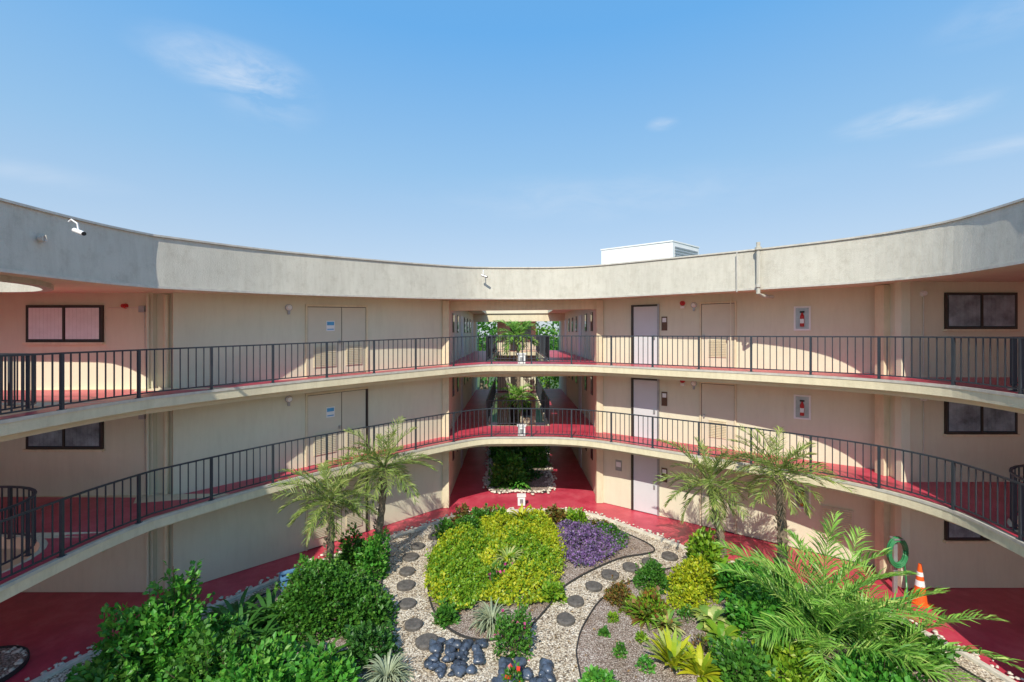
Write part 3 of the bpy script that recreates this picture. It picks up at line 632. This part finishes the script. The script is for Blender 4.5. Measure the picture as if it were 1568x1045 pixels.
# ------------------------------------------------------------ light, sky, camera
el=math.radians(43.5); Lh=Vector((.27,1)).normalized()
d=Vector((Lh.x*math.cos(el),Lh.y*math.cos(el),-math.sin(el)))
sl=bpy.data.lights.new('sun','SUN'); sl.energy=4.8; sl.angle=math.radians(.5); sl.color=(1,.93,.80)
so=bpy.data.objects.new('sun',sl); so.rotation_euler=d.to_track_quat('-Z','Y').to_euler(); scene.collection.objects.link(so)
w=bpy.data.worlds.new('World'); scene.world=w; w.use_nodes=True; nt=w.node_tree; bg=nt.nodes['Background']
sk=N(nt,'ShaderNodeTexSky',sky_type='NISHITA'); sk.sun_disc=False; sk.sun_elevation=el; sk.sun_rotation=math.atan2(-Lh.x,-Lh.y)
sk.air_density=1.0; sk.dust_density=.8; sk.ozone_density=1.6; sk.altitude=10
tc=N(nt,'ShaderNodeTexCoord')
sep=N(nt,'ShaderNodeSeparateXYZ'); nt.links.new(tc.outputs['Generated'],sep.inputs[0])
K=8.0
grad=ramp(nt,sep.outputs[2],[(0,(4.1/K,4.7/K,5.4/K)),(.15,(3.5/K,4.5/K,5.7/K)),(.33,(2.2/K,4.0/K,6.0/K)),(.55,(1.0/K,3.2/K,6.3/K)),(1,(.9/K,2.7/K,5.6/K))])
gs=N(nt,'ShaderNodeVectorMath',operation='SCALE'); nt.links.new(grad,gs.inputs[0]); gs.inputs['Scale'].default_value=K
base=mixc(nt,.78,sk.outputs[0],gs.outputs[0])
nz=N(nt,'ShaderNodeTexNoise'); nz.inputs['Scale'].default_value=7; nz.inputs['Detail'].default_value=9; nz.inputs['Roughness'].default_value=.6; nz.inputs['Distortion'].default_value=.4
mp=N(nt,'ShaderNodeMapping'); mp.inputs['Scale'].default_value=(1,1,3.2); nt.links.new(tc.outputs['Generated'],mp.inputs[0]); nt.links.new(mp.outputs[0],nz.inputs['Vector'])
nr=N(nt,'ShaderNodeMapRange'); nr.inputs[1].default_value=.36; nr.inputs[2].default_value=.75; nt.links.new(nz.outputs['Fac'],nr.inputs[0])
tot=None
for (cx_,cz_,sx,sz,amp) in [(-.62,.585,.12,.04,.85),(-.54,.52,.09,.05,.4),(.88,.475,.10,.022,.7),(1.07,.41,.09,.013,.45),(.33,.46,.03,.012,.5),(1.08,.70,.08,.03,.3),(-1.05,.35,.12,.02,.2),(.2,.30,.4,.05,.2)]:
    c=Vector((cx_,1,cz_)).normalized()
    su=N(nt,'ShaderNodeVectorMath',operation='SUBTRACT'); nt.links.new(tc.outputs['Generated'],su.inputs[0]); su.inputs[1].default_value=c
    mm=N(nt,'ShaderNodeVectorMath',operation='MULTIPLY'); nt.links.new(su.outputs[0],mm.inputs[0]); mm.inputs[1].default_value=(1/sx,1/sx,1/sz)
    ln=N(nt,'ShaderNodeVectorMath',operation='LENGTH'); nt.links.new(mm.outputs[0],ln.inputs[0])
    mr=N(nt,'ShaderNodeMapRange',interpolation_type='SMOOTHSTEP'); mr.inputs[1].default_value=1.3; mr.inputs[2].default_value=0; mr.inputs[4].default_value=amp; nt.links.new(ln.outputs['Value'],mr.inputs[0])
    if tot is None: tot=mr.outputs[0]
    else:
        a=N(nt,'ShaderNodeMath',operation='ADD'); nt.links.new(tot,a.inputs[0]); nt.links.new(mr.outputs[0],a.inputs[1]); tot=a.outputs[0]
mu=N(nt,'ShaderNodeMath',operation='MULTIPLY',use_clamp=True); nt.links.new(tot,mu.inputs[0]); nt.links.new(nr.outputs[0],mu.inputs[1])
cc=mixc(nt,mu.outputs[0],base,(6.0,6.2,6.5)); nt.links.new(cc,bg.inputs[0]); bg.inputs[1].default_value=.15
cam=bpy.data.cameras.new('camera'); co=bpy.data.objects.new('camera',cam); scene.collection.objects.link(co)
co.location=(0,0,6.55); co.rotation_euler=(math.radians(90),0,0); cam.sensor_width=36; cam.lens=16.07; cam.shift_y=-.0067; cam.clip_start=.05; cam.clip_end=3000
scene.camera=co
